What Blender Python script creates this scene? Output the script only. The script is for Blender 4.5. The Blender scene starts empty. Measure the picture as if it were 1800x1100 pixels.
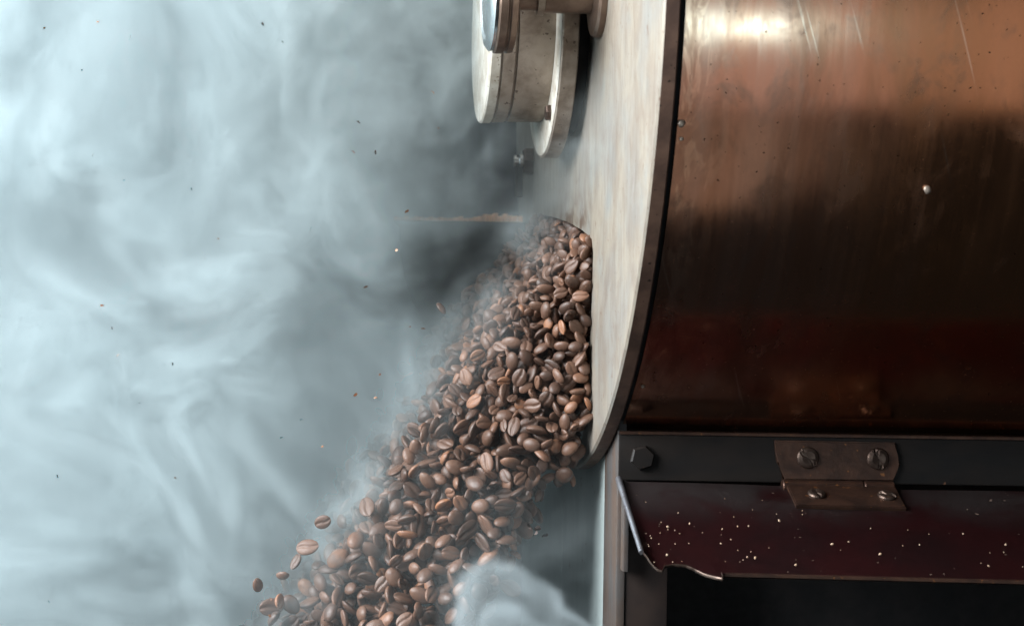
import bpy, bmesh, math, random
import numpy as np
from mathutils import Vector, Matrix, Euler

rng = random.Random(7)
nrng = np.random.default_rng(11)
sc = bpy.context.scene
COL = sc.collection

# ------------------------------------------------------------------ camera
cam_d = bpy.data.cameras.new('camera')
cam = bpy.data.objects.new('camera', cam_d)
COL.objects.link(cam)
cam_d.sensor_width = 36.0
cam_d.lens = 70.0
cam_d.shift_x = 0.2307
cam_d.clip_start = 0.05
cam_d.clip_end = 60
cam.matrix_world = Matrix.Translation((-0.1856, -1.2597, -0.2050)) @ Matrix.Rotation(math.radians(90), 4, 'X') @ Matrix.Rotation(0.015, 4, 'Z')
cam_d.dof.use_dof = True
cam_d.dof.focus_distance = 1.16
cam_d.dof.aperture_fstop = 13
sc.camera = cam

# ------------------------------------------------------------------ world, lamps, exposure
W = bpy.data.worlds.new('World'); sc.world = W; W.use_nodes = True
bgn = W.node_tree.nodes['Background']
bgn.inputs[0].default_value = (0.55, 0.62, 0.70, 1); bgn.inputs[1].default_value = 0.022

def area(name, loc, target, sx, sy, power, col, spread=math.pi):
    d = bpy.data.lights.new(name, 'AREA'); d.shape = 'RECTANGLE'; d.size = sx; d.size_y = sy
    d.energy = power; d.color = col; d.spread = spread
    o = bpy.data.objects.new(name, d); COL.objects.link(o)
    o.location = loc
    o.rotation_euler = (Vector(target) - Vector(loc)).to_track_quat('-Z', 'Y').to_euler()
    return o
area('window_light', (-1.45, 0.02, 0.50), (-0.1, 0.05, -0.2), 1.0, 1.2, 92, (0.94, 0.975, 1.0))
area('side_fill_light', (-1.75, -1.15, 0.60), (-0.2, 0.1, -0.2), 1.2, 1.2, 112, (0.94, 0.975, 1.0))  # added fill lamp, brightens the smoke and the bean fronts
area('copper_reflection_panel', (0.60, -2.15, -0.72), (0.1, -0.29, -0.1), 1.5, 1.05, 1.7, (1.0, 0.87, 0.84)).data.shape = 'ELLIPSE'  # added panel, stands in for bright surroundings mirrored in the upper copper
area('low_copper_reflection_panel', (0.28, -1.62, -1.50), (0.05, -0.28, -0.12), 0.66, 1.0, 0.36, (1.0, 0.93, 0.84)).data.shape = 'ELLIPSE'  # added dim panel for a floor-bounce reflection lower on the copper
area('work_lamp', (0.425, -2.17, -0.595), (0.03, -0.3, -0.06), 0.15, 0.010, 1.0, (0.45, 0.85, 1.0))

sc.view_settings.view_transform = 'Standard'
sc.view_settings.look = 'None'
sc.view_settings.exposure = 0.0
sc.view_settings.gamma = 1.0
cy = sc.cycles
cy.use_denoising = True
cy.max_bounces = 6; cy.volume_bounces = 2; cy.diffuse_bounces = 2; cy.glossy_bounces = 3
cy.volume_step_rate = 3.8
cy.use_adaptive_sampling = True; cy.adaptive_threshold = 0.03; cy.adaptive_min_samples = 16; cy.volume_max_steps = 512
cy.sample_clamp_indirect = 4.0

# ------------------------------------------------------------------ node helpers
class NT:
    def __init__(s, tree): s.t = tree; s.n = tree.nodes; s.l = tree.links
    def node(s, ty, **kw):
        n = s.n.new(ty)
        for k, v in kw.items(): setattr(n, k, v)
        return n
    def set(s, sock, v):
        if v is None: return
        if isinstance(v, bpy.types.NodeSocket): s.l.new(v, sock)
        elif isinstance(v, (tuple, list)) and len(v) == 3 and sock.type == 'RGBA': sock.default_value = (*v, 1)
        else: sock.default_value = v
    def math(s, op, a, b=None, c=None, clamp=False):
        n = s.node('ShaderNodeMath', operation=op, use_clamp=clamp)
        for i, v in enumerate((a, b, c)): s.set(n.inputs[i], v)
        return n.outputs[0]
    def vmath(s, op, a, b=None, scale=None):
        n = s.node('ShaderNodeVectorMath', operation=op)
        s.set(n.inputs[0], a); s.set(n.inputs[1], b)
        if scale is not None: s.set(n.inputs['Scale'], scale)
        return n.outputs['Value'] if op in ('LENGTH', 'DISTANCE', 'DOT_PRODUCT') else n.outputs[0]
    def noise(s, vec, scale, detail=3, rough=0.55, dist=0.0, color=False):
        n = s.node('ShaderNodeTexNoise')
        s.set(n.inputs['Vector'], vec); s.set(n.inputs['Scale'], scale); s.set(n.inputs['Detail'], detail)
        s.set(n.inputs['Roughness'], rough); s.set(n.inputs['Distortion'], dist)
        return n.outputs[1] if color else n.outputs[0]
    def voro(s, vec, scale, out=0, feature='F1'):
        n = s.node('ShaderNodeTexVoronoi', feature=feature); s.set(n.inputs['Vector'], vec); s.set(n.inputs['Scale'], scale)
        return n.outputs[out]
    def smooth(s, v, a, b, lo=0.0, hi=1.0):
        n = s.node('ShaderNodeMapRange', interpolation_type='SMOOTHSTEP')
        s.set(n.inputs[0], v); n.inputs[1].default_value = a; n.inputs[2].default_value = b
        n.inputs[3].default_value = lo; n.inputs[4].default_value = hi
        return n.outputs[0]
    def mix(s, f, a, b, blend='MIX'):
        n = s.node('ShaderNodeMix', data_type='RGBA', blend_type=blend)
        s.set(n.inputs[0], f); s.set(n.inputs[6], a); s.set(n.inputs[7], b)
        return n.outputs[2]
    def xyz(s, v):
        n = s.node('ShaderNodeSeparateXYZ'); s.set(n.inputs[0], v); return n.outputs
    def comb(s, x, y, z):
        n = s.node('ShaderNodeCombineXYZ')
        for i, v in enumerate((x, y, z)): s.set(n.inputs[i], v)
        return n.outputs[0]
    def bump(s, h, strength, dist=0.001, normal=None):
        n = s.node('ShaderNodeBump'); s.set(n.inputs['Height'], h); n.inputs['Strength'].default_value = strength
        n.inputs['Distance'].default_value = dist; s.set(n.inputs['Normal'], normal)
        return n.outputs[0]

def mat(name):
    m = bpy.data.materials.new(name); m.use_nodes = True
    t = NT(m.node_tree); p = t.n['Principled BSDF']
    geo = t.node('ShaderNodeNewGeometry')
    return m, t, p, geo.outputs['Position']

def P(t, p, **kw):
    for k, v in kw.items(): t.set(p.inputs[k.replace('_', ' ')], v)

# ------------------------------------------------------------------ materials
def mat_copper():
    m, t, p, pos = mat('brushed_copper')
    x, y, z = t.xyz(pos)[:3]
    ang = t.math('ARCTAN2', z, t.math('MULTIPLY', y, -1.0))
    cyl = t.comb(x, t.math('MULTIPLY', ang, 0.3), 0.0)
    brush = t.noise(t.vmath('MULTIPLY', cyl, (260.0, 7.0, 1.0)), 1.0, 4, 0.6)
    brush2 = t.noise(t.vmath('MULTIPLY', cyl, (60.0, 3.0, 1.0)), 1.0, 3, 0.6)
    blot = t.noise(t.vmath('MULTIPLY', cyl, (22.0, 9.0, 1.0)), 1.0, 5, 0.6, 0.6)
    tarn = t.smooth(blot, 0.42, 0.68)
    spots = t.smooth(t.noise(cyl, 420, 2, 0.5), 0.705, 0.735)
    smear = t.smooth(t.noise(t.vmath('MULTIPLY', cyl, (70.0, 22.0, 1.0)), 1.0, 4, 0.6, 1.2), 0.55, 0.72)
    col = t.mix(tarn, (0.72, 0.37, 0.24), (0.42, 0.22, 0.14))
    col = t.mix(t.math('MULTIPLY', t.smooth(brush2, 0.4, 0.7), 0.35), col, (0.80, 0.52, 0.40))
    col = t.mix(t.math('MULTIPLY', smear, 0.35), col, (0.66, 0.46, 0.37))
    col = t.mix(t.math('MULTIPLY', t.smooth(t.math('ADD', x, t.math('MULTIPLY', blot, 0.06)), 0.09, 0.19), 0.8), col, (0.60, 0.28, 0.13))
    edge = t.math('MULTIPLY', t.smooth(x, 0.012, 0.045, 1.0, 0.0), t.smooth(t.noise(t.vmath('MULTIPLY', cyl, (120.0, 30.0, 1.0)), 1.0, 4, 0.6, 1.5), 0.50, 0.60))
    col = t.mix(t.math('MULTIPLY', edge, 0.8), col, (0.90, 0.55, 0.38))
    grime = t.smooth(t.noise(t.vmath('MULTIPLY', cyl, (40.0, 26.0, 1.0)), 1.0, 5, 0.62, 0.5), 0.50, 0.72)
    col = t.mix(t.math('MULTIPLY', grime, 0.45), col, (0.22, 0.15, 0.12))
    sc1 = t.noise(t.vmath('MULTIPLY', t.vmath('ADD', cyl, t.comb(t.math('MULTIPLY', ang, 0.10), 0.0, 0.0)), (420.0, 9.0, 1.0)), 1.0, 2, 0.5)
    scr = t.math('MULTIPLY', t.smooth(sc1, 0.68, 0.74), t.smooth(t.noise(cyl, 18, 2, 0.5), 0.48, 0.6))
    col = t.mix(t.math('MULTIPLY', scr, 0.6), col, (0.92, 0.68, 0.52))
    col = t.mix(spots, col, (0.05, 0.03, 0.02))
    r = t.math('ADD', t.math('MULTIPLY', brush, 0.13), 0.085)
    r = t.math('ADD', r, t.math('MULTIPLY', tarn, 0.08))
    r = t.math('ADD', r, t.math('ADD', t.math('MULTIPLY', grime, 0.12), t.math('MULTIPLY', spots, 0.3)))
    tg = t.node('ShaderNodeTangent', direction_type='RADIAL', axis='X')
    h = t.math('ADD', t.math('MULTIPLY', brush, 0.6), t.math('MULTIPLY', blot, 0.9))
    P(t, p, Base_Color=col, Metallic=1.0, Roughness=r, Anisotropic=0.25, Normal=t.bump(h, 0.07, 0.0005))
    t.l.new(tg.outputs[0], p.inputs['Tangent'])
    return m

def mat_face():
    m, t, p, pos = mat('worn_cream_steel')
    x, y, z = t.xyz(pos)[:3]
    streak = t.noise(t.comb(0.0, t.math('MULTIPLY', y, 130.0), t.math('MULTIPLY', z, 34.0)), 1.0, 5, 0.7, 0.3)
    streak2 = t.noise(t.comb(3.0, t.math('MULTIPLY', y, 26.0), t.math('MULTIPLY', z, 26.0)), 1.0, 5, 0.65, 0.9)
    blot = t.noise(pos, 16, 5, 0.6, 0.4)
    r = t.math('SQRT', t.math('ADD', t.math('MULTIPLY', y, y), t.math('MULTIPLY', z, z)))
    col = t.mix(t.smooth(blot, 0.35, 0.65), (0.275, 0.24, 0.192), (0.235, 0.222, 0.198))
    col = t.mix(t.math('MULTIPLY', t.smooth(streak, 0.45, 0.75), 0.45), col, (0.13, 0.10, 0.08))
    col = t.mix(t.math('MULTIPLY', t.smooth(streak2, 0.48, 0.72), 0.40), col, (0.165, 0.118, 0.092))
    col = t.mix(t.math('MULTIPLY', t.smooth(t.noise(pos, 30, 4, 0.6), 0.5, 0.75), 0.45), col, (0.22, 0.25, 0.25))
    patch = t.smooth(t.noise(t.vmath('MULTIPLY', pos, (1, 1, 0.5)), 34, 6, 0.68, 0.8), 0.46, 0.62)
    col = t.mix(t.math('MULTIPLY', patch, 0.40), col, (0.15, 0.112, 0.088))
    rustp = t.smooth(t.noise(pos, 95, 4, 0.65, 0.5), 0.64, 0.70)
    col = t.mix(t.math('MULTIPLY', rustp, 0.6), col, (0.13, 0.065, 0.04))
    spk = t.smooth(t.noise(pos, 330, 2, 0.6), 0.67, 0.72)
    col = t.mix(t.math('MULTIPLY', spk, 0.8), col, (0.10, 0.05, 0.03))
    # soot round the discharge opening
    dy = t.math('SUBTRACT', y, 0.03); dz = t.math('ADD', z, 0.145)
    soot = t.math('MULTIPLY', t.smooth(t.math('ABSOLUTE', dz), 0.0, 0.022, 1, 0), t.smooth(t.math('ABSOLUTE', dy), 0.06, 0.14, 1, 0))
    soot = t.math('MULTIPLY', soot, t.smooth(t.noise(pos, 55, 5, 0.65, 0.8), 0.42, 0.58))
    col = t.mix(t.math('MULTIPLY', soot, 0.85), col, (0.09, 0.05, 0.03))
    P(t, p, Base_Color=col, Metallic=0.25, Roughness=t.math('ADD', t.math('MULTIPLY', streak, 0.25), 0.33),
      Normal=t.bump(t.math('ADD', streak, t.math('MULTIPLY', blot, 0.7)), 0.2, 0.0008))
    return m

def mat_plain(name, c1, c2, rough=0.5, metal=0.0, scale=40, bump=0.15, spots=None, stretch=(1, 1, 1)):
    m, t, p, pos = mat(name)
    v = t.vmath('MULTIPLY', pos, stretch)
    n = t.noise(v, scale, 5, 0.62, 0.3); n2 = t.noise(v, scale * 6, 3, 0.6)
    col = t.mix(t.smooth(n, 0.35, 0.68), c1, c2)
    if spots:
        s = t.smooth(t.noise(pos, spots[0], 2, 0.6), spots[1], spots[1] + 0.05)
        col = t.mix(s, col, spots[2])
    P(t, p, Base_Color=col, Metallic=metal, Roughness=t.math('ADD', t.math('MULTIPLY', n2, 0.3), rough - 0.15),
      Normal=t.bump(t.math('ADD', n, t.math('MULTIPLY', n2, 0.5)), bump, 0.0008))
    return m

def mat_bean():
    m, t, p, pos = mat('roasted_bean')
    tc = t.node('ShaderNodeTexCoord'); oi = t.node('ShaderNodeObjectInfo'); g = t.node('ShaderNodeNewGeometry')
    rnd = t.math('FRACT', t.math('ADD', oi.outputs['Random'], t.math('MULTIPLY', g.outputs['Random Per Island'], 7.13)))
    ramp = t.node('ShaderNodeValToRGB'); t.l.new(rnd, ramp.inputs[0])
    e = ramp.color_ramp.elements
    e[0].position = 0.0; e[0].color = (0.045, 0.024, 0.016, 1)
    e[1].position = 1.0; e[1].color = (0.26, 0.110, 0.050, 1)
    k = e.new(0.55); k.color = (0.105, 0.055, 0.035, 1)
    k = e.new(0.88); k.color = (0.155, 0.080, 0.050, 1)
    n = t.noise(pos, 260, 4, 0.6)
    col = t.mix(t.math('MULTIPLY', t.smooth(n, 0.4, 0.7), 0.5), ramp.outputs[0], (0.10, 0.045, 0.028))
    P(t, p, Base_Color=col, Roughness=0.48, Specular_IOR_Level=0.5, Normal=t.bump(t.math('ADD', n, t.math('MULTIPLY', t.noise(tc.outputs['Object'], 900, 3, 0.6), 0.45)), 0.5, 0.0007))
    return m

M = {}
M['copper'] = mat_copper()
M['face'] = mat_face()
M['bean'] = mat_bean()
M['crease'] = mat_plain('bean_crease', (0.20, 0.12, 0.07), (0.30, 0.19, 0.12), 0.7, 0, 300)
M['rim'] = mat_plain('grimy_brown_edge', (0.11, 0.066, 0.050), (0.21, 0.125, 0.088), 0.55, 0.4, 45, 0.3, (300, 0.68, (0.02, 0.015, 0.012)))
M['gap'] = mat_plain('gap_shade_black', (0.010, 0.011, 0.013), (0.016, 0.016, 0.018), 0.7)  # near-black standing in for the shade inside the rim gap
M['steel'] = mat_plain('worn_grey_steel', (0.38, 0.32, 0.265), (0.20, 0.155, 0.12), 0.42, 0.5, 50, 0.35, (240, 0.66, (0.12, 0.09, 0.07)))
M['cream'] = mat_plain('cream_enamel', (0.62, 0.60, 0.54), (0.42, 0.37, 0.30), 0.45, 0.15, 60, 0.3, (220, 0.66, (0.20, 0.15, 0.11)))
M['chrome'] = mat_plain('chrome', (0.80, 0.82, 0.83), (0.70, 0.70, 0.70), 0.22, 1.0, 60, 0.05)
M['brownsteel'] = mat_plain('brown_oxidised_steel', (0.16, 0.11, 0.085), (0.24, 0.17, 0.13), 0.4, 0.8, 60, 0.25)
M['soot'] = mat_plain('sooty_door_steel', (0.018, 0.018, 0.018), (0.035, 0.032, 0.03), 0.6, 0.3, 40, 0.3)
M['rust'] = mat_plain('rusty_orange_edge', (0.85, 0.42, 0.20), (0.60, 0.28, 0.12), 0.6, 0.2, 120, 0.4)
M['green'] = mat_plain('pale_green_paint', (0.46, 0.53, 0.52), (0.37, 0.44, 0.44), 0.5, 0.05, 18, 0.2, (160, 0.70, (0.12, 0.07, 0.05)), (1, 1, 0.35))
M['wornbrown'] = mat_plain('paint_worn_to_brown_steel', (0.115, 0.080, 0.062), (0.080, 0.085, 0.088), 0.5, 0.3, 45, 0.25, (150, 0.68, (0.09, 0.05, 0.035)), (1, 1, 0.3))
M['rail'] = mat_plain('dark_rail_steel', (0.008, 0.0075, 0.0075), (0.016, 0.012, 0.010), 0.5, 0.15, 30, 0.2, (120, 0.72, (0.10, 0.05, 0.03)), (0.4, 1, 1))
M['hinge'] = mat_plain('rusty_hinge_steel', (0.10, 0.052, 0.036), (0.055, 0.032, 0.025), 0.42, 0.7, 70, 0.35, (260, 0.67, (0.26, 0.11, 0.045)))
M['screw'] = mat_plain('dull_screw_steel', (0.15, 0.11, 0.09), (0.08, 0.055, 0.045), 0.42, 0.9, 150, 0.2)
M['flapedge'] = mat_plain('bare_bent_steel_edge', (0.55, 0.57, 0.62), (0.40, 0.40, 0.44), 0.32, 0.9, 90, 0.1)
M['base'] = mat_plain('dark_brown_base', (0.034, 0.023, 0.019), (0.020, 0.015, 0.014), 0.5, 0.2, 30, 0.2, (110, 0.71, (0.28, 0.17, 0.10)))
M['black'] = mat_plain('recess_shade_black', (0.010, 0.010, 0.011), (0.018, 0.016, 0.016), 0.6)  # near-black colour standing in for shade in recesses
M['chaffdark'] = mat_plain('dark_chaff', (0.05, 0.035, 0.03), (0.09, 0.06, 0.05), 0.7)
M['chafforange'] = mat_plain('orange_chaff', (0.38, 0.21, 0.13), (0.50, 0.30, 0.20), 0.7)
M['crumb'] = mat_plain('pale_crumbs', (0.45, 0.34, 0.24), (0.30, 0.18, 0.10), 0.7, 0, 500)

def mat_flap():
    m, t, p, pos = mat('dark_maroon_paint')
    n = t.noise(pos, 26, 5, 0.62, 0.4)
    y = t.xyz(pos)[1]
    upper_grey = t.math('MULTIPLY', t.smooth(y, -0.185, -0.145), t.smooth(n, 0.3, 0.6))  # greyer towards the hinge side, broken up by noise
    col = t.mix(t.smooth(n, 0.35, 0.7), (0.030, 0.0070, 0.0080), (0.018, 0.006, 0.007))
    col = t.mix(t.math('MULTIPLY', upper_grey, 0.8), col, (0.055, 0.046, 0.045))
    ch = t.smooth(t.noise(pos, 240, 2, 0.6), 0.725, 0.75)
    col = t.mix(ch, col, (0.30, 0.22, 0.17))
    P(t, p, Base_Color=col, Roughness=t.math('ADD', t.math('MULTIPLY', n, 0.25), 0.26), Metallic=0.15,
      Normal=t.bump(t.noise(pos, 130, 4, 0.6), 0.15, 0.0008))
    return m
M['flap'] = mat_flap()
for k in ('rail', 'base', 'black'): M[k].node_tree.nodes['Principled BSDF'].inputs['Specular IOR Level'].default_value = 0.25

# ------------------------------------------------------------------ mesh helpers
def link(name, me, m, parent=None, smooth=None):
    o = bpy.data.objects.new(name, me); COL.objects.link(o)
    if m is not None and len(me.materials) == 0: me.materials.append(M[m] if isinstance(m, str) else m)
    if parent is not None: o.parent = parent
    return o

def from_bm(name, bm, m, parent=None, ang=35):
    bmesh.ops.recalc_face_normals(bm, faces=bm.faces)
    me = bpy.data.meshes.new(name); bm.to_mesh(me); bm.free()
    if ang:
        for f in me.polygons: f.use_smooth = True
        try: me.set_sharp_from_angle(angle=math.radians(ang))
        except Exception: pass
    return link(name, me, m, parent)

def lathe_x(prof, y0, z0, seg=96, bm=None, jitter=0.0):
    """revolve (x, r) profile round the X axis through (y0, z0)"""
    bm = bm or bmesh.new(); rings = []
    for x, r in prof:
        if r < 1e-6: rings.append([bm.verts.new((x, y0, z0))])
        else:
            rings.append([bm.verts.new((x, y0 + r * math.cos(2 * math.pi * i / seg), z0 + r * math.sin(2 * math.pi * i / seg))) for i in range(seg)])
    for a, b in zip(rings, rings[1:]):
        for i in range(seg):
            j = (i + 1) % seg
            if len(a) == 1 and len(b) == 1: continue
            if len(a) == 1: bm.faces.new((a[0], b[i], b[j]))
            elif len(b) == 1: bm.faces.new((a[i], b[0], a[j]))
            else: bm.faces.new((a[i], b[i], b[j], a[j]))
    return bm

def box(bm, c0, c1, bev=0.0):
    x0, y0, z0 = c0; x1, y1, z1 = c1
    b2 = bmesh.new()
    v = [b2.verts.new((x, y, z)) for x in (x0, x1) for y in (y0, y1) for z in (z0, z1)]
    for f in ((0, 1, 3, 2), (4, 6, 7, 5), (0, 4, 5, 1), (2, 3, 7, 6), (0, 2, 6, 4), (1, 5, 7, 3)):
        b2.faces.new([v[i] for i in f])
    bmesh.ops.recalc_face_normals(b2, faces=b2.faces)
    if bev: bmesh.ops.bevel(b2, geom=list(b2.edges), offset=bev, segments=2, affect='EDGES', profile=0.6)
    tmp = bpy.data.meshes.new('tmp'); b2.to_mesh(tmp); b2.free()
    bm.from_mesh(tmp); bpy.data.meshes.remove(tmp)
    return bm

def tag(o, label=None, cat=None, group=None, kind=None):
    if label: o['label'] = label
    if cat: o['category'] = cat
    if group: o['group'] = group
    if kind: o['kind'] = kind
    return o

# ================================================================== THE ROASTER
R = 0.30
roaster = bpy.data.objects.new('coffee_roaster', None); COL.objects.link(roaster)
tag(roaster, 'copper drum coffee roaster with cream front plate, pouring out beans', 'roaster')

# --- drum shell (copper cylinder), slightly dented
def drum():
    bm = bmesh.new(); seg, nx = 200, 60; RD = 0.2965
    rows = []
    for k in range(nx + 1):
        x = 0.0115 + 0.75 * (k / nx) ** 1.3
        row = []
        for i in range(seg):
            a = 2 * math.pi * i / seg
            d = 0.00025 * math.sin(5 * a + 18 * x) * math.sin(26 * x + 2.0 * a) + 0.00008 * math.sin(11 * a - 31 * x)
            r = RD + d * min(1, (x - 0.0115) / 0.03)
            row.append(bm.verts.new((x, r * math.cos(a), r * math.sin(a))))
        rows.append(row)
    for a, b in zip(rows, rows[1:]):
        for i in range(seg):
            j = (i + 1) % seg; bm.faces.new((a[i], b[i], b[j], a[j]))
    bm.faces.new(rows[-1])
    return bm
shell = from_bm('drum_shell', drum(), 'copper', roaster, 60)
from_bm('inner_drum_wall', lathe_x([(0.012, 0.2940), (0.10, 0.2940), (0.10, 0.0)], 0, 0, 96), 'soot', roaster)
from_bm('gap_shade_ring', lathe_x([(0.0088, 0.2925), (0.0088, 0.2945), (0.0125, 0.2945), (0.0125, 0.2925), (0.0088, 0.2925)], 0, 0, 160), 'gap', roaster)  # black ring put in as the dark of the gap

# --- face plate with discharge opening
OPEN = [(-0.0925, -0.160), (-0.060, -0.1535), (0.0, -0.1455), (0.06, -0.1395), (0.12, -0.1345), (0.162, -0.1320), (0.172, -0.140),
        (0.174, -0.19), (0.165, -0.225), (0.12, -0.262), (0.06, -0.286), (0.0, -0.2935), (-0.03, -0.290), (-0.058, -0.281), (-0.073, -0.262), (-0.082, -0.235), (-0.0895, -0.195)]
def face():
    bm = bmesh.new(); seg = 220
    oc = [bm.verts.new((0, (R - 0.0012) * math.cos(2 * math.pi * i / seg), (R - 0.0012) * math.sin(2 * math.pi * i / seg))) for i in range(seg)]
    pts = []
    n = len(OPEN)
    for i in range(n):   # smooth the outline a little
        a, b = OPEN[i], OPEN[(i + 1) % n]
        pts += [(a[0] * .8 + b[0] * .2, a[1] * .8 + b[1] * .2), (a[0] * .5 + b[0] * .5, a[1] * .5 + b[1] * .5), (a[0] * .2 + b[0] * .8, a[1] * .2 + b[1] * .8)]
    hc = [bm.verts.new((0, y, z)) for y, z in pts]
    es = [bm.edges.new((l[i], l[(i + 1) % len(l)])) for l in (oc, hc) for i in range(len(l))]
    bmesh.ops.triangle_fill(bm, use_beauty=True, use_dissolve=False, edges=es)
    ob = [bm.verts.new((0.0012, R * math.cos(2 * math.pi * i / seg), R * math.sin(2 * math.pi * i / seg))) for i in range(seg)]
    for i in range(seg): bm.faces.new((oc[i], oc[(i + 1) % seg], ob[(i + 1) % seg], ob[i]))
    hb = [bm.verts.new((0.0085, y, z)) for y, z in pts]
    for i in range(len(pts)): bm.faces.new((hc[i], hc[(i + 1) % len(pts)], hb[(i + 1) % len(pts)], hb[i]))
    return bm
from_bm('face_plate', face(), 'face', roaster, 25)
from_bm('rim_band', lathe_x([(0.0012, 0.30), (0.0078, 0.30), (0.0085, 0.2993), (0.0085, 0.29)], 0, 0, 220), 'rim', roaster)

# --- hub (sampling / sight housing) on the face
HZ = -0.020
hub = bpy.data.objects.new('hub_housing', None); COL.objects.link(hub); hub.parent = roaster
from_bm('flange', lathe_x([(-0.0083, 0.0), (-0.0083, 0.0835), (-0.0090, 0.0842), (-0.0178, 0.0842), (-0.0186, 0.0832), (-0.0186, 0.05)], 0, HZ, 140), 'steel', hub)
from_bm('flange_face', lathe_x([(-0.0188, 0.0828), (-0.0192, 0.0818), (-0.0194, 0.062), (-0.0188, 0.060)], 0, HZ, 140), 'cream', hub)
from_bm('recess_shade_ring', lathe_x([(0.0, 0.070), (-0.0083, 0.070)], 0, HZ, 96), 'black', hub)  # black ring in place of the shadow behind the flange
from_bm('barrel', lathe_x([(-0.0190, 0.0612), (-0.0215, 0.0618), (-0.0410, 0.0618), (-0.0415, 0.0600), (-0.0425, 0.0600), (-0.0430, 0.0622), (-0.0500, 0.0624), (-0.0506, 0.0612), (-0.0514, 0.0612)], 0, HZ, 140), 'steel', hub)
from_bm('end_cap', lathe_x([(-0.0514, 0.0612), (-0.0518, 0.0628), (-0.0572, 0.0630), (-0.0582, 0.0620), (-0.0586, 0.045), (-0.0590, 0.0)], 0, HZ, 140), 'cream', hub)
for k in range(3):
    a = math.radians(236 + 120 * k)
    cyy, czz = 0.0725 * math.cos(a), HZ + 0.0725 * math.sin(a)
    from_bm('bolt', lathe_x([(-0.0190, 0.0052), (-0.0215, 0.0052), (-0.0225, 0.0044), (-0.0225, 0.0)], cyy, czz, 6), 'screw', hub, 20)

# --- clamp post with round knob
cl = bpy.data.objects.new('clamp_post', None); COL.objects.link(cl); cl.parent = roaster
CY, CZ = -0.108, -0.018
from_bm('washer', lathe_x([(-0.0002, 0.0), (-0.0002, 0.0250), (-0.0035, 0.0250), (-0.0050, 0.0235), (-0.0062, 0.015), (-0.0062, 0.0)], CY, CZ, 64), 'brownsteel', cl)
from_bm('rod', lathe_x([(-0.0050, 0.0115), (-0.0330, 0.0115), (-0.0340, 0.0105)], CY, CZ, 48), 'brownsteel', cl)
from_bm('collar', lathe_x([(-0.0335, 0.009), (-0.0335, 0.0128), (-0.0375, 0.0128), (-0.0375, 0.009)], CY, CZ, 48), 'steel', cl)
from_bm('neck', lathe_x([(-0.0370, 0.0100), (-0.0520, 0.0100)], CY, CZ, 48), 'brownsteel', cl)
kn = from_bm('knob', lathe_x([(-0.0505, 0.0), (-0.0505, 0.0330), (-0.0515, 0.0345), (-0.0545, 0.0350), (-0.0552, 0.0335), (-0.0562, 0.0335), (-0.0570, 0.0350), (-0.0612, 0.0350), (-0.0625, 0.0338)], CY, CZ, 96), 'brownsteel', cl)
from_bm('bezel', lathe_x([(-0.0625, 0.0340), (-0.0642, 0.0338), (-0.0665, 0.0310), (-0.0672, 0.0270), (-0.0660, 0.0255), (-0.0668, 0.0235), (-0.0676, 0.0150), (-0.0680, 0.0)], CY, CZ, 96), 'chrome', cl)

# --- small eye bolt low on the far side of the face
eb = bpy.data.objects.new('eye_bolt', None); COL.objects.link(eb); eb.parent = roaster
from_bm('shank', lathe_x([(0.0, 0.006), (-0.010, 0.006), (-0.0105, 0.0045), (-0.014, 0.0045)], 0.19, -0.092, 24), 'chrome', eb)
from_bm('nut', lathe_x([(-0.0005, 0.0105), (-0.0065, 0.0105), (-0.0075, 0.009)], 0.19, -0.092, 6), 'screw', eb, 20)
bm = bmesh.new(); box(bm, (-0.0125, 0.186, -0.118), (-0.0075, 0.194, -0.088), 0.0012); from_bm('latch_tongue', bm, 'soot', eb)

# --- discharge door, swung wide open at the far side of the opening
dr = bpy.data.objects.new('discharge_door', None); COL.objects.link(dr); dr.parent = roaster
bm = bmesh.new()
dl = [(-0.004, -0.1362), (-0.100, -0.1362)] + [(-0.004 - 0.092 * math.cos(k * math.pi / 26), -0.1400 - 0.118 * math.sin(k * math.pi / 26)) for k in range(13)] + [(-0.004, -0.2585)]
da = [bm.verts.new((x, 0.196, z)) for x, z in dl]; db = [bm.verts.new((x, 0.203, z)) for x, z in dl]
bm.faces.new(da); bm.faces.new(db[::-1])
for i in range(len(dl)): bm.faces.new((da[i], da[(i + 1) % len(dl)], db[(i + 1) % len(dl)], db[i]))
from_bm('door_leaf', bm, 'soot', dr)
bm = bmesh.new()
nseg = 26
for i in range(nseg):
    x0 = -0.100 + 0.094 * i / nseg; h = 0.0020 + 0.0020 * rng.random() + (0.0022 if i > 17 else 0)
    box(bm, (x0, 0.1945, -0.1360), (x0 + 0.094 / nseg - 0.0002, 0.2045, -0.1360 + h), 0.0005)
from_bm('rusty_lip', bm, 'rust', dr)
from_bm('hinge_pin', lathe_x([(-0.006, 0.0), (-0.006, 0.005), (-0.0005, 0.005)], 0.199, -0.15, 20), 'soot', dr)

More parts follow.
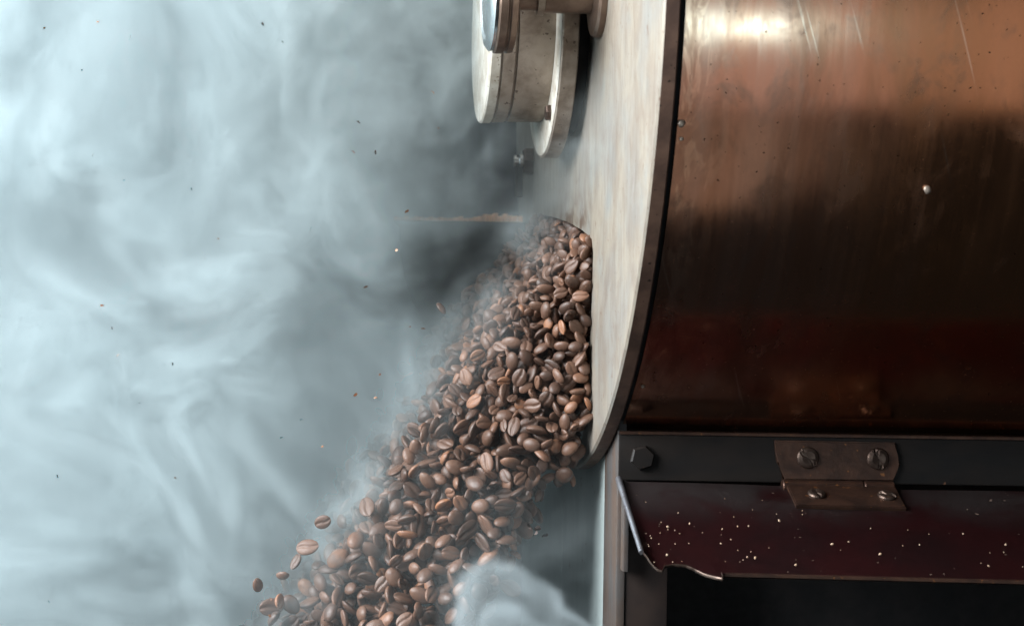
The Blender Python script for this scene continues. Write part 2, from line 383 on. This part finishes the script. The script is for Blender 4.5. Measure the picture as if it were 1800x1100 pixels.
# --- stand below the drum
st = bpy.data.objects.new('stand', None); COL.objects.link(st); st.parent = roaster
bm = bmesh.new(); box(bm, (0.0098, 0.0835, -0.62), (0.0138, 0.30, -0.20), 0.0008); from_bm('front_panel', bm, 'green', st)
bm = bmesh.new(); box(bm, (0.0098, -0.088, -0.62), (0.0138, 0.0815, -0.20), 0.0008); from_bm('front_panel', bm, 'green', st)
bm = bmesh.new(); box(bm, (0.0092, -0.1335, -0.62), (0.0140, -0.0885, -0.24), 0.0009); from_bm('corner_post', bm, 'wornbrown', st)
bm = bmesh.new(); box(bm, (0.0145, -0.1320, -0.62), (0.0385, -0.1270, -0.325), 0.0009); from_bm('side_post', bm, 'base', st)
bm = bmesh.new(); box(bm, (0.0150, -0.060, -0.62), (0.75, -0.050, -0.29), 0.001); from_bm('side_panel', bm, 'black', st)  # coloured near-black for the darkness under the flap
bm = bmesh.new(); box(bm, (0.0112, -0.1440, -0.347), (0.0140, -0.1342, -0.303), 0.0006); from_bm('bracket_tab', bm, 'wornbrown', st)

# --- support rail along the drum
rl = bpy.data.objects.new('support_rail', None); COL.objects.link(rl); rl.parent = roaster
RY = -0.1345
bm = bmesh.new(); box(bm, (0.0095, RY, -0.2965), (0.76, -0.126, -0.2690), 0.0011); from_bm('rail_bar', bm, 'rail', rl)
bm = bmesh.new(); box(bm, (0.0097, RY - 0.0012, -0.2705), (0.758, RY + 0.004, -0.2686), 0.0004); from_bm('rail_lip', bm, 'hinge', rl)
def hexhead(name, x, z, r, parent, m='screw', y=RY, seg=6):
    bm = bmesh.new(); prof = [(0.0, r), (0.0028, r), (0.0040, r * 0.86), (0.0042, 0.0)]
    lathe_x([(a, b) for a, b in prof], 0, 0, seg, bm)
    bmesh.ops.transform(bm, matrix=Matrix.Translation((x, y, z)) @ Matrix.Rotation(math.radians(-90), 4, 'Z') @ Matrix.Rotation(0.3, 4, 'X'), verts=bm.verts)
    return from_bm(name, bm, m, parent, 20)
hexhead('hex_bolt', 0.0225, -0.2835, 0.0072, rl, 'rail')
for x in (0.255, 0.42, 0.60): hexhead('hex_bolt', x, -0.2835, 0.0072, rl, 'rail')

# --- tilted flap hinged under the rail
fl = bpy.data.objects.new('hinged_flap', None); COL.objects.link(fl); fl.parent = roaster
FO = Vector((0.0, -0.1372, -0.2972))
FU = Vector((0, -0.086, -0.0400)).normalized()      # down the slope, towards the viewer
FN = Vector((0, -FU.z, FU.y)); FN = FN if FN.z > 0 else -FN
FL = 0.0960
def fp(x, s, n=0.0):
    sag = -0.010 * (x - 0.01)
    return FO + Vector((x, 0, sag)) + FU * s + FN * n
def flap():
    bm = bmesh.new()
    # outline: near the viewer the left corner is torn
    def bottom(x):
        pts = [(0.0095, 0.0800), (0.0120, 0.0870), (0.0150, 0.0925), (0.0178, 0.0940), (0.0195, 0.0890), (0.0250, 0.0872), (0.0310, 0.0878), (0.0350, 0.0910), (0.0385, 0.0975),
               (0.0430, 0.1060), (0.0455, 0.1085), (0.0468, 0.1040), (0.0480, 0.0955), (0.0500, 0.0945), (0.06, 0.0950), (0.8, 0.0965)]
        for (a, b), (c, d) in zip(pts, pts[1:]):
            if a <= x <= c: return b + (d - b) * (x - a) / (c - a)
        return pts[-1][1]
    xs = [0.0095 + 0.0009 * i for i in range(48)] + [0.0535 + 0.012 * i for i in range(58)]
    ns = 14; top = []
    for x in xs:
        bl = bottom(x); row = []
        for k in range(ns + 1):
            s = bl * k / ns
            curl = 0.0030 * math.exp(-((x - 0.0095) / 0.0035) ** 2) * (0.5 + 0.5 * s / FL) + 0.003 * max(0, (s - 0.090) / 0.01) * math.exp(-((x - 0.045) / 0.008) ** 2)
            row.append(bm.verts.new(fp(x, s, 0.0005 * math.sin(31 * x + 40 * s) + curl + 0.0012 * math.sin(math.pi * min(1, s / FL)))))
        top.append(row)
    for a, b in zip(top, top[1:]):
        for k in range(ns): bm.faces.new((a[k], b[k], b[k + 1], a[k + 1]))
    g = bmesh.ops.solidify(bm, geom=list(bm.faces), thickness=0.0018)
    tb = bmesh.new(); pv = None                        # bare metal along the torn corner
    for x in [0.0095 + 0.0008 * i for i in range(49)]:
        c = fp(x, bottom(x) + 0.0002, 0.0004 + 0.0030 * math.exp(-((x - 0.0095) / 0.0035) ** 2)); ring = []
        if x > 0.036: c = c + FN * (0.003 * max(0, (bottom(x) - 0.090) / 0.01) * math.exp(-((x - 0.045) / 0.008) ** 2))
        for j in range(6):
            a = 2 * math.pi * j / 6; ring.append(tb.verts.new(c + FU * (0.0007 * math.cos(a)) + FN * (0.0009 * math.sin(a))))
        if pv:
            for j in range(6): tb.faces.new((pv[j], pv[(j + 1) % 6], ring[(j + 1) % 6], ring[j]))
        pv = ring
    from_bm('torn_edge', tb, 'screw', fl, 60)
    return bm
from_bm('flap_plate', flap(), 'flap', fl, 40)
bm = bmesh.new()
pv = None
for k in range(25):                                   # folded bright left edge
    s = 0.0005 + 0.0800 * k / 24
    c = fp(0.0088, s, 0.0022 + 0.0015 * s / FL); ring = []
    rr = 0.0019 * (1.0 - 0.25 * k / 24)
    for j in range(8):
        a = 2 * math.pi * j / 8
        ring.append(bm.verts.new(c + Vector((rr * math.cos(a), 0, 0)) + FN * (rr * math.sin(a))))
    if pv:
        for j in range(8): bm.faces.new((pv[j], pv[(j + 1) % 8], ring[(j + 1) % 8], ring[j]))
    else: bm.faces.new(ring)
    pv = ring
bm.faces.new(pv)
from_bm('folded_edge', bm, 'flapedge', fl, 60)
bm = bmesh.new(); pv = None                            # rolled hem of the long lower edge
for k in range(40):
    x = 0.050 + 0.69 * k / 39; c = fp(x, 0.0955, 0.0002); ring = []
    for j in range(6):
        a = 2 * math.pi * j / 6; ring.append(bm.verts.new(c + FU * (0.0013 * math.cos(a)) + FN * (0.0013 * math.sin(a))))
    if pv:
        for j in range(6): bm.faces.new((pv[j], pv[(j + 1) % 6], ring[(j + 1) % 6], ring[j]))
    pv = ring
from_bm('hem', bm, 'hinge', fl, 60)

# --- hinge on rail and flap
def screw_mesh():
    bm = bmesh.new(); r = 0.0062; seg = 28
    prof = [(0, 1.0), (0.0010, 1.0), (0.0019, 0.88), (0.0025, 0.6), (0.0028, 0.0)]
    lathe_x([(a, b * r) for a, b in prof], 0, 0, seg, bm)
    for v in bm.verts:                                # driver slot
        if abs(v.co.y) < 0.0010: v.co.x -= 0.0011 if v.co.x > 0.0012 else 0
    bmesh.ops.recalc_face_normals(bm, faces=bm.faces)
    me = bpy.data.meshes.new('screw'); bm.to_mesh(me); bm.free(); me.materials.append(M['screw']); return me
SM = screw_mesh()
def screw(parent, loc, nrm, spin, s=1.0):
    q = Vector(nrm).to_track_quat('X', 'Z').to_matrix().to_4x4()
    o = link('screw', SM, None, parent)
    o.matrix_local = Matrix.Translation(loc) @ q @ Matrix.Rotation(spin, 4, 'X') @ Matrix.Scale(s, 4)
    bm = bmesh.new(); box(bm, (0.0022, -0.0008, -0.0052), (0.00295, 0.0008, 0.0052))
    sl = from_bm('screw_slot', bm, 'black', parent); sl.matrix_local = o.matrix_local.copy()
    return o
def hinge(x0, detail=True):
    h = bpy.data.objects.new('hinge', None); COL.objects.link(h); h.parent = roaster
    bm = bmesh.new()
    ol = [(0.0, -0.2725), (0.068, -0.2728), (0.0685, -0.2800), (0.0708, -0.2850), (0.0690, -0.2890), (0.0672, -0.2945), (0.005, -0.2945), (0.0040, -0.2890), (0.0015, -0.2850), (0.0005, -0.279)]
    a = [bm.verts.new((x0 + x, RY - 0.0026, z)) for x, z in ol]; b = [bm.verts.new((x0 + x, RY + 0.0004, z)) for x, z in ol]
    bm.faces.new(a); bm.faces.new(b[::-1])
    for i in range(len(ol)): bm.faces.new((a[i], a[(i + 1) % len(ol)], b[(i + 1) % len(ol)], b[i]))
    bmesh.ops.bevel(bm, geom=[e for e in bm.edges if all(abs(v.co.y - (RY - 0.0026)) < 1e-6 for v in e.verts)], offset=0.0007, segments=2, affect='EDGES')
    from_bm('upper_leaf', bm, 'hinge', h)
    for (xa, xb) in ((0.004, 0.0495), (0.0500, 0.0670)):
        from_bm('knuckle', lathe_x([(x0 + xa, 0.0), (x0 + xa, 0.0030), (x0 + xa + .0006, 0.0036), (x0 + xb - .0006, 0.0036), (x0 + xb, 0.0030), (x0 + xb, 0.0)], RY - 0.0032, -0.2975 - 0.0006, 24), 'hinge', h)
    bm = bmesh.new()
    q = [(0.006, 0.003), (0.067, 0.003), (0.067, 0.026), (0.006, 0.026)]
    a = [bm.verts.new(fp(x0 + x, s, 0.0030)) for x, s in q]; b = [bm.verts.new(fp(x0 + x, s, 0.0002)) for x, s in q]
    bm.faces.new(a); bm.faces.new(b[::-1])
    for i in range(4): bm.faces.new((a[i], a[(i + 1) % 4], b[(i + 1) % 4], b[i]))
    bmesh.ops.bevel(bm, geom=list(bm.edges), offset=0.0005, segments=2, affect='EDGES')
    from_bm('lower_leaf', bm, 'hinge', h)
    for x, sp in ((0.0185, 0.9), (0.0580, 0.35)): screw(h, (x0 + x, RY - 0.0026, -0.2820), (0, -1, 0), sp)
    for x, sp in ((0.0200, 0.2), (0.0590, 1.2)): screw(h, fp(x0 + x, 0.0140, 0.0030), FN, sp, 0.8)
hinge(0.097)
hinge(0.52)

# solder spatter stuck on the copper
def blob_mesh(seed, r):
    g = random.Random(seed); bm = bmesh.new(); bmesh.ops.create_icosphere(bm, subdivisions=2, radius=r)
    for v in bm.verts: v.co *= 0.8 + 0.45 * g.random(); v.co.y *= 0.5
    me = bpy.data.meshes.new('spatter'); bm.to_mesh(me); bm.free()
    for f in me.polygons: f.use_smooth = True
    me.materials.append(M['steel']); return me
for i, (x, z, r) in enumerate(((0.0132, -0.1085, 0.0018), (0.0140, -0.116, 0.0010), (0.1395, -0.1385, 0.0019), (0.0155, -0.242, 0.0010))):
    yy = -math.sqrt(0.2972 ** 2 - z * z)
    o = link('spatter', blob_mesh(i, r), None, shell); o.location = (x, yy, z)

# ================================================================== COFFEE BEANS
def bean_data(nu, nv, L=0.0065, Wd=0.0047, H=0.0034, seed=0, crease=0.0008):
    g = random.Random(seed); V = []; F = []
    ax = 1 + g.uniform(-.08, .08); skew = g.uniform(-.12, .12)
    for j in range(nv + 1):
        th = math.pi * j / nv
        for i in range(nu):
            ph = 2 * math.pi * i / nu
            x = math.cos(th); y = math.sin(th) * math.cos(ph); z = math.sin(th) * math.sin(ph)
            X = x * L * ax; Y = y * Wd * (1 + skew * x); Z = z * H
            if z < 0:
                Z *= 0.42                               # flat side
                c = abs(Y - 0.00055 * math.sin(3.2 * x)) / 0.0009
                if c < 1.6: Z += crease * math.exp(-c * c) * math.sin(th) ** 0.5
            V.append((X, Y, Z + 0.0006))
    for j in range(nv):
        for i in range(nu):
            a = j * nu + i; b = j * nu + (i + 1) % nu; F.append((a, b, b + nu, a + nu))
    return np.array(V), F
def mesh_from(name, V, F, m):
    me = bpy.data.meshes.new(name); me.from_pydata([tuple(v) for v in V], [], F); me.update()
    bm = bmesh.new(); bm.from_mesh(me); bmesh.ops.remove_doubles(bm, verts=bm.verts, dist=1e-6)
    bmesh.ops.recalc_face_normals(bm, faces=bm.faces); bm.to_mesh(me); bm.free()
    for f in me.polygons: f.use_smooth = True
    me.materials.append(m); return me
HI = [bean_data(44, 18, seed=s) for s in range(4)]
HIM = [mesh_from('coffee_bean', v, f, M['bean']) for v, f in HI]
LO = [bean_data(12, 8, seed=s, crease=0.0) for s in range(4)]

def ztop(y): return -0.1345 - 0.105 * (0.16 - y)
_zl = np.array([-0.02, 0.0, 0.02, 0.05, 0.08, 0.13, 0.18, 0.23, 0.27, 0.33])
_xl = np.array([0.02, 0.0, -0.018, -0.045, -0.069, -0.100, -0.128, -0.156, -0.178, -0.210])
def xleft(d): return np.interp(d, _zl, _xl)
_zr = np.array([-0.46, -0.43, -0.398, -0.361, -0.3047, -0.285, -0.262, -0.10])
_xr = np.array([-0.118, -0.100, -0.083, -0.060, -0.030, -0.008, 0.006, 0.010])
def xright(z): return np.interp(z, _zr, _xr)

def scatter():
    cell = {}; out = []
    def ok(p, md):
        k = tuple(int(math.floor(c / 0.0105)) for c in p)
        for a in (-1, 0, 1):
            for b in (-1, 0, 1):
                for c in (-1, 0, 1):
                    for q in cell.get((k[0] + a, k[1] + b, k[2] + c), ()):
                        if (q[0] - p[0]) ** 2 + (q[1] - p[1]) ** 2 + (q[2] - p[2]) ** 2 < md * md: return False
        cell.setdefault(k, []).append(p); return True
    N = 230000
    U = nrng.random((N, 4)); Gs = nrng.normal(size=(N, 3))
    for i in range(N):
        u = U[i]
        z = -0.13 - 0.315 * u[0]
        ynear = -0.086 - 0.030 * max(0, (-0.15 - z)) / 0.27
        y = ynear + (0.250 * u[1] ** 1.7)
        d = ztop(y) - z
        if d < -0.002: continue
        rag = 0.004 + 0.014 * max(0, d - 0.03) / 0.25
        xl = xleft(d) + rag * 0.5 * Gs[i, 0]; xr = xright(z) + 0.006 * Gs[i, 1]
        if z < -0.26: xr += 0.2 * 0.02 * Gs[i, 2]
        if xl > xr: continue
        x = xl + (xr - xl) * u[2]
        # keep the shell seen from the front and the left, thin out the core
        dn = min(y - ynear, (x - xl) * 1.4)
        if dn > 0.045: continue
        # rounded near-left corner: stream is not a box
        ex = (x - xl) / max(1e-4, xr - xl)
        if y - ynear < 0.034 * max(0, 1 - ex / 0.75) ** 1.3 * min(1, d / 0.06): continue
        if y - ynear < 0.035 * max(0, (ex - 0.72) / 0.28) ** 1.5 and z < -0.27: continue
        if x > -0.002 and z < -0.255: continue
        if x > -0.003 and (y < -0.080 or z < -0.25): continue
        low = min(1.0, max(0.0, (d - 0.04) / 0.2))
        if ok((x, y, z), 0.0063 + 0.0019 * low * (0.7 + 0.6 * u[3])): out.append((x, y, z))
    return np.array(out)
PTS = scatter()
# stray beans falling clear of the stream  (x, y, z)
STRAY = [(-0.1945, -0.075, -0.3665), (-0.1790, -0.080, -0.3595), (-0.1720, -0.070, -0.3530), (-0.1560, -0.075, -0.3290), (-0.1650, -0.080, -0.3430),
         (-0.1800, -0.085, -0.3745), (-0.1850, -0.080, -0.3790), (-0.1830, -0.080, -0.3865), (-0.0830, -0.020, -0.2010), (-0.1740, -0.075, -0.3780)]
ALL = np.vstack([np.array(STRAY), PTS]) if len(PTS) else np.array(STRAY)
NB = len(ALL)
ROT = [Euler((rng.uniform(0, 6.283), rng.uniform(-1.2, 1.2), rng.uniform(0, 6.283))).to_matrix() for _ in range(NB)]
SCL = [rng.uniform(0.72, 1.12) * (0.80 + 0.22 * min(1.0, max(0.0, (-0.17 - ALL[i][2]) / 0.18))) for i in range(NB)]
# which beans show largest: a little z-buffer as seen from the camera's place
cpos = np.array([-0.1856, -1.2597, -0.2050])
D = ALL - cpos
u_ = D[:, 0] / D[:, 1] * 2000; v_ = D[:, 2] / D[:, 1] * 2000
order = np.argsort(-D[:, 1]); buf = {}
dy, dx = np.mgrid[-8:9, -8:9]; disc = [(a, b) for a, b in zip(dx.ravel(), dy.ravel()) if a * a + b * b <= 64]
for i in order:
    a0, b0 = int(u_[i]), int(v_[i])
    for a, b in disc: buf[(a0 + a, b0 + b)] = i
vis = np.zeros(NB, int)
fx0, fx1 = (0 - 484.8) / 3500 * 2000, (1800 - 484.8) / 3500 * 2000
fz0 = -(1100 - 550) / 3500 * 2000
for (a, b), i in buf.items():
    if b > fz0 - 3 and a > fx0 and a < (1030 - 484.8) / 3500 * 2000: vis[i] += 1
pick = list(np.argsort(-vis)[:290])
pick = list(dict.fromkeys(list(range(len(STRAY))) + [int(i) for i in pick]))[:300]
G = 'roasted beans tumbling in the pouring stream'
special = {0: 'lone coffee bean falling clear at the far left of the stream',
           8: 'single coffee bean jutting from the upper left edge of the stream, against dark smoke'}
for n, i in enumerate(pick):
    o = link('coffee_bean', HIM[i % 4], None)
    o.matrix_world = Matrix.Translation(ALL[i]) @ ROT[i].to_4x4() @ Matrix.Scale(SCL[i], 4)
    px, py_ = 484.8 + 3500 * D[i, 0] / D[i, 1], 550 - 3500 * D[i, 2] / D[i, 1]
    if i < len(STRAY): zl = 'brown roasted coffee bean thrown clear along the lower left fringe of the stream'
    elif py_ < 560: zl = 'brown roasted coffee bean heaped in the upper stream at the drum opening'
    elif py_ < 800: zl = 'brown roasted coffee bean tumbling in the middle of the stream beside the cream plate'
    elif px < 640: zl = 'brown roasted coffee bean on the lower left side of the falling stream'
    else: zl = 'brown roasted coffee bean low in the stream above the small smoke puff'
    tag(o, special.get(i, zl), 'coffee bean', G)
rest = [i for i in range(NB) if i not in set(pick)]
VV = []; FF = []; off = 0
for i in rest:
    v, f = LO[i % 4]
    Rm = np.array(ROT[i]) * SCL[i]
    VV.append(v @ Rm.T + ALL[i]); FF.append(np.array(f) + off); off += len(v)
VV = np.vstack(VV); FF = np.vstack(FF)
me = bpy.data.meshes.new('bean_mass')
me.vertices.add(len(VV)); me.vertices.foreach_set('co', VV.ravel())
me.loops.add(FF.size); me.loops.foreach_set('vertex_index', FF.ravel().astype(np.int32))
me.polygons.add(len(FF)); me.polygons.foreach_set('loop_start', np.arange(0, FF.size, 4, dtype=np.int32))
me.polygons.foreach_set('use_smooth', np.ones(len(FF), bool))
me.update(calc_edges=True); me.validate()
tag(link('bean_mass', me, 'bean'), 'countless smaller roasted beans packed behind the front of the stream', 'coffee beans', kind='stuff')
print('beans', NB, 'individual', len(pick))

# ================================================================== CHAFF AND CRUMBS
def flake_mesh(seed, m, L=0.0022, Wd=0.0009):
    g = random.Random(seed); bm = bmesh.new(); n = 5; rows = []
    for i in range(n):
        t = i / (n - 1); w = Wd * (math.sin(math.pi * (0.12 + 0.76 * t))) * g.uniform(.7, 1.2); c = 0.0006 * math.sin(3 * t + seed)
        rows.append([bm.verts.new(((t - .5) * L, s * w, c + (0.0002 if s else -0.0001))) for s in (-1, 0, 1)])
    for a, b in zip(rows, rows[1:]):
        for k in range(2): bm.faces.new((a[k], b[k], b[k + 1], a[k + 1]))
    bmesh.ops.solidify(bm, geom=list(bm.faces), thickness=0.00015)
    me = bpy.data.meshes.new('chaff_flake'); bm.to_mesh(me); bm.free(); me.materials.append(M[m]); return me
FD = [flake_mesh(i, 'chaffdark') for i in range(3)]; FOr = [flake_mesh(i + 5, 'chafforange', 0.0026, 0.0013) for i in range(3)]
def wpt(px, py, y):       # where a flake noted in the picture hangs, at its own distance
    X = (px - 484.8) / 3500; Yv = (py - 550) / 3500; c, s = math.cos(0.015), math.sin(0.015)
    uu = X * c + Yv * s; vv = -X * s + Yv * c; t = y + 1.2597
    return Vector((-0.1856 + uu * t, y, -0.2050 - vv * t))
dark = [(144, 124), (228, 66), (336, 333), (256, 504), (163, 272), (197, 577), (496, 75), (400, 371), (360, 455), (245, 709), (101, 837), (38, 914), (287, 469), (545, 402), (630, 216), (665, 212), (660, 268), (462, 43), (530, 738), (28, 678), (303, 640), (218, 318), (86, 1057), (104, 497), (495, 770)]
orange = [(78, 50), (172, 40), (180, 538), (207, 625), (620, 268), (667, 658), (625, 694), (475, 1052), (474, 1082), (697, 440), (720, 575), (308, 840), (643, 505), (760, 163), (770, 226), (715, 372), (567, 785), (384, 420), (744, 578), (660, 700)]
frag = [(905, 857), (926, 866), (932, 880), (928, 925), (941, 935), (958, 940), (945, 929)]
cg = 'chaff flakes drifting in the smoke'
for lst, ms, lab in ((dark[::2] + dark[1::4], FD, 'tiny dark chaff flake drifting in the smoke left of the stream'), (orange, FOr, 'tiny orange chaff flake drifting in the smoke left of the stream')):
    for i, (px, py) in enumerate(lst):
        o = link('chaff_flake', ms[i % 3], None); o.location = wpt(px, py, -0.17 - 0.10 * rng.random())
        o.rotation_euler = (rng.uniform(-1, 1), rng.uniform(-1, 1) + .5, rng.uniform(-.6, .6)); o.scale = [rng.uniform(.45, .95)] * 3
        tag(o, lab, 'chaff', cg)
for i, (px, py) in enumerate(frag):
    o = link('chaff_flake', FD[i % 3], None); o.location = wpt(px, py, -0.145); o.rotation_euler = (1.3, rng.uniform(0, 3), rng.uniform(0, 3)); o.scale = [rng.uniform(1.2, 2.0)] * 3
    tag(o, 'dark bean husk fragment falling before the pale green stand panel', 'chaff', 'husk fragments by the stand panel')
bm = bmesh.new()
for i in range(60):
    x = 0.014 + 0.20 * rng.random() ** 1.8; s = 0.018 + 0.072 * rng.random() ** 0.8; r = rng.choice((0.00022, 0.0003, 0.0003, 0.0004, 0.0005, 0.0007))
    mtx = Matrix.Translation(fp(x, s, 0.0018 + 0.0010 * math.sin(math.pi * s / FL))) @ Euler((rng.random() * 6, rng.random() * 6, 0)).to_matrix().to_4x4() @ Matrix.Diagonal((r * rng.uniform(.7, 1.6), r, r, 1))
    bmesh.ops.create_icosphere(bm, subdivisions=1, radius=1.0, matrix=mtx)
tag(from_bm('crumbs', bm, 'crumb', None, 0), 'pale crumbs and dust scattered on the maroon flap', 'crumbs', kind='stuff')

# ================================================================== SMOKE
def smoke_mat(name, col, dens, aniso, step=1.0):
    m = bpy.data.materials.new(name); m.use_nodes = True; t = NT(m.node_tree); m.cycles.volume_step_rate = step; m.cycles.volume_interpolation = 'CUBIC' if step < 1 else 'LINEAR'
    t.n.remove(t.n['Principled BSDF'])
    v = t.node('ShaderNodeVolumePrincipled'); v.inputs['Color'].default_value = (*col, 1); v.inputs['Density'].default_value = dens
    v.inputs['Density Attribute'].default_value = 'density'; v.inputs['Anisotropy'].default_value = aniso
    t.l.new(v.outputs[0], t.n['Material Output'].inputs['Volume'])
    return m

def volume_object(name, lo, hi, voxel, material, build):
    ng = bpy.data.node_groups.new(name, 'GeometryNodeTree')
    ng.interface.new_socket('Geometry', in_out='INPUT', socket_type='NodeSocketGeometry')
    ng.interface.new_socket('Geometry', in_out='OUTPUT', socket_type='NodeSocketGeometry')
    t = NT(ng); out = t.node('NodeGroupOutput')
    vc = t.node('GeometryNodeVolumeCube'); sm = t.node('GeometryNodeSetMaterial')
    vc.inputs['Min'].default_value = lo; vc.inputs['Max'].default_value = hi
    for i, ax in enumerate('XYZ'): vc.inputs['Resolution ' + ax].default_value = max(8, int((hi[i] - lo[i]) / voxel))
    sm.inputs['Material'].default_value = material
    pos = t.node('GeometryNodeInputPosition').outputs[0]
    t.l.new(build(t, pos), vc.inputs['Density'])
    t.l.new(vc.outputs[0], sm.inputs[0]); t.l.new(sm.outputs[0], out.inputs[0])
    me = bpy.data.meshes.new(name); me.materials.append(material)
    o = bpy.data.objects.new(name, me); COL.objects.link(o)
    md = o.modifiers.new('smoke', 'NODES'); md.node_group = ng
    return o

def warp(t, p, freq, amp, off, detail=1.0):
    n = t.noise(t.vmath('ADD', p, (off, off * 1.7, -off)), freq, detail, 0.5, 0, True)
    return t.vmath('ADD', p, t.vmath('SCALE', t.vmath('SUBTRACT', n, (0.5, 0.5, 0.5)), None, amp))

def smoke_field(t, pos):
    x, y, z = t.xyz(pos)[:3]
    w = warp(t, pos, 3.5, 0.22, 3.1); w = warp(t, w, 8.0, 0.11, 7.7); w2 = warp(t, w, 19.0, 0.05, 1.3); w3 = warp(t, w2, 42.0, 0.026, 5.9)
    big = t.noise(w, 4.2, 2, 0.5); mid = t.noise(w2, 12.0, 3, 0.55); fine = t.noise(w3, 33.0, 3, 0.6)
    a = t.smooth(big, 0.42, 0.60); b = t.smooth(mid, 0.42, 0.60); c = t.smooth(fine, 0.44, 0.62)
    ridge = t.smooth(t.math('ABSOLUTE', t.math('SUBTRACT', t.noise(w3, 16.0, 1.5, 0.5), 0.5)), 0.0, 0.04, 1.0, 0.0)
    body = t.math('ADD', t.math('MULTIPLY', t.math('MULTIPLY', a, b), 0.40), t.math('MULTIPLY', b, 0.22)); body = t.math('ADD', body, t.math('MULTIPLY', t.math('MULTIPLY', c, b), 0.60))
    body = t.math('ADD', body, t.math('MULTIPLY', ridge, t.math('ADD', t.math('MULTIPLY', b, 0.45), 0.15)))
    body = t.math('ADD', body, 0.17)
    w4 = warp(t, w3, 75.0, 0.014, 9.3)
    strand = t.smooth(t.math('ABSOLUTE', t.math('SUBTRACT', t.noise(w4, 23.0, 2, 0.55), 0.5)), 0.0, 0.05, 1.0, 0.0)
    front = t.smooth(y, 0.10, -0.02)
    body = t.math('ADD', body, t.math('MULTIPLY', t.math('MULTIPLY', strand, front), t.math('ADD', t.math('MULTIPLY', b, 1.1), 0.15)))
    wx = t.xyz(w)[0]
    left = t.smooth(t.math('SUBTRACT', t.math('ADD', t.math('MULTIPLY', x, 0.55), t.math('MULTIPLY', wx, 0.45)), t.smooth(z, -0.17, -0.27, 0.0, 0.055)), -0.025, -0.225)
    left = t.math('POWER', left, 1.2)
    far = t.smooth(y, -0.11, 0.05, 0.015, 1.0)
    nearface = t.smooth(x, -0.065, -0.015, 1.0, 0.0)
    wisp = t.math('MULTIPLY', t.math('ADD', t.math('MULTIPLY', t.smooth(fine, 0.50, 0.70), b), t.math('MULTIPLY', ridge, 0.7)), t.math('MULTIPLY', nearface, 0.30))
    d = t.math('ADD', t.math('MULTIPLY', body, left), wisp)
    wq = t.xyz(w2)
    pk = t.vmath('LENGTH', t.comb(t.math('DIVIDE', t.math('ADD', t.math('ADD', t.math('MULTIPLY', x, 0.5), t.math('MULTIPLY', wq[0], 0.5)), 0.062), 0.060), 0.0, t.math('DIVIDE', t.math('ADD', t.math('ADD', t.math('MULTIPLY', z, 0.5), t.math('MULTIPLY', wq[2], 0.5)), 0.180), 0.045)))
    d = t.math('MULTIPLY', d, t.smooth(pk, 0.35, 1.15, 0.18, 1.0))
    d = t.math('MULTIPLY', d, far)
    low = t.math('MULTIPLY', t.smooth(z, -0.27, -0.37), t.math('MULTIPLY', t.smooth(x, -0.13, -0.05), t.math('MULTIPLY', t.smooth(y, -0.22, -0.17), t.smooth(y, -0.10, -0.13))))
    low = t.math('MULTIPLY', t.math('MULTIPLY', low, t.smooth(x, 0.008, -0.01)), t.math('ADD', t.math('MULTIPLY', c, 0.12), 0.015))
    d = t.math('ADD', d, low)
    # thin veil drifting off the left flank of the falling beans
    flank = t.math('ABSOLUTE', t.math('ADD', t.math('ADD', x, 0.092), t.math('MULTIPLY', t.math('ADD', z, 0.245), -0.62)))
    veil = t.math('MULTIPLY', t.smooth(flank, 0.0, 0.035, 1.0, 0.0), t.math('MULTIPLY', t.smooth(y, -0.20, -0.13), t.smooth(y, 0.05, -0.05)))
    d = t.math('ADD', d, t.math('MULTIPLY', veil, t.math('MULTIPLY', t.smooth(fine, 0.50, 0.63), 0.16)))
    # fade out at the edges of the cloud
    for v, e0, e1 in ((x, -0.66, -0.54), (y, -0.26, -0.20), (z, -0.56, -0.50)): d = t.math('MULTIPLY', d, t.smooth(v, e0, e1))
    for v, e0, e1 in ((y, 0.38, 0.50), (z, 0.12, 0.18)): d = t.math('MULTIPLY', d, t.smooth(v, e0, e1, 1.0, 0.0))
    return d
sm = volume_object('smoke', (-0.67, -0.26, -0.57), (0.03, 0.51, 0.19), 0.0034, smoke_mat('roasting_smoke', (0.80, 0.915, 0.945), 21.0, 0.10), smoke_field)
tag(sm, 'pale blue roasting smoke billowing left of the drum', 'smoke', kind='stuff')

def puff_field(t, pos):
    c = Vector((-0.036, -0.150, -0.400))
    p = t.vmath('SUBTRACT', pos, tuple(c))
    w = warp(t, p, 26.0, 0.020, 2.2); w = warp(t, w, 60.0, 0.009, 4.4)
    x, y, z = t.xyz(w)[:3]
    sh = t.math('MULTIPLY', t.math('ADD', z, 0.02), 0.35)
    q = t.comb(t.math('DIVIDE', t.math('ADD', x, sh), 0.046), t.math('DIVIDE', y, 0.026), t.math('DIVIDE', z, 0.072))
    r = t.vmath('LENGTH', q)
    swirl = t.math('SINE', t.math('ADD', t.math('MULTIPLY', r, 21.0), t.math('MULTIPLY', t.math('ARCTAN2', z, x), 2.0)))
    s = t.math('ADD', t.math('MULTIPLY', t.math('POWER', t.math('ADD', t.math('MULTIPLY', swirl, 0.5), 0.5), 3.0), 1.0), 0.07)
    s = t.math('MULTIPLY', s, t.smooth(t.noise(w, 45.0, 3, 0.5), 0.25, 0.62, 0.25, 1.0))
    return t.math('MULTIPLY', s, t.smooth(r, 0.86, 1.0, 1.0, 0.0))
pf = volume_object('smoke_puff', (-0.11, -0.19, -0.50), (0.008, -0.112, -0.318), 0.0014, smoke_mat('puff_smoke', (0.83, 0.925, 0.96), 48.0, 0.2, 0.45), puff_field)
tag(pf, 'small curling puff of white smoke in front of the stand panel', 'smoke puff', kind='stuff')
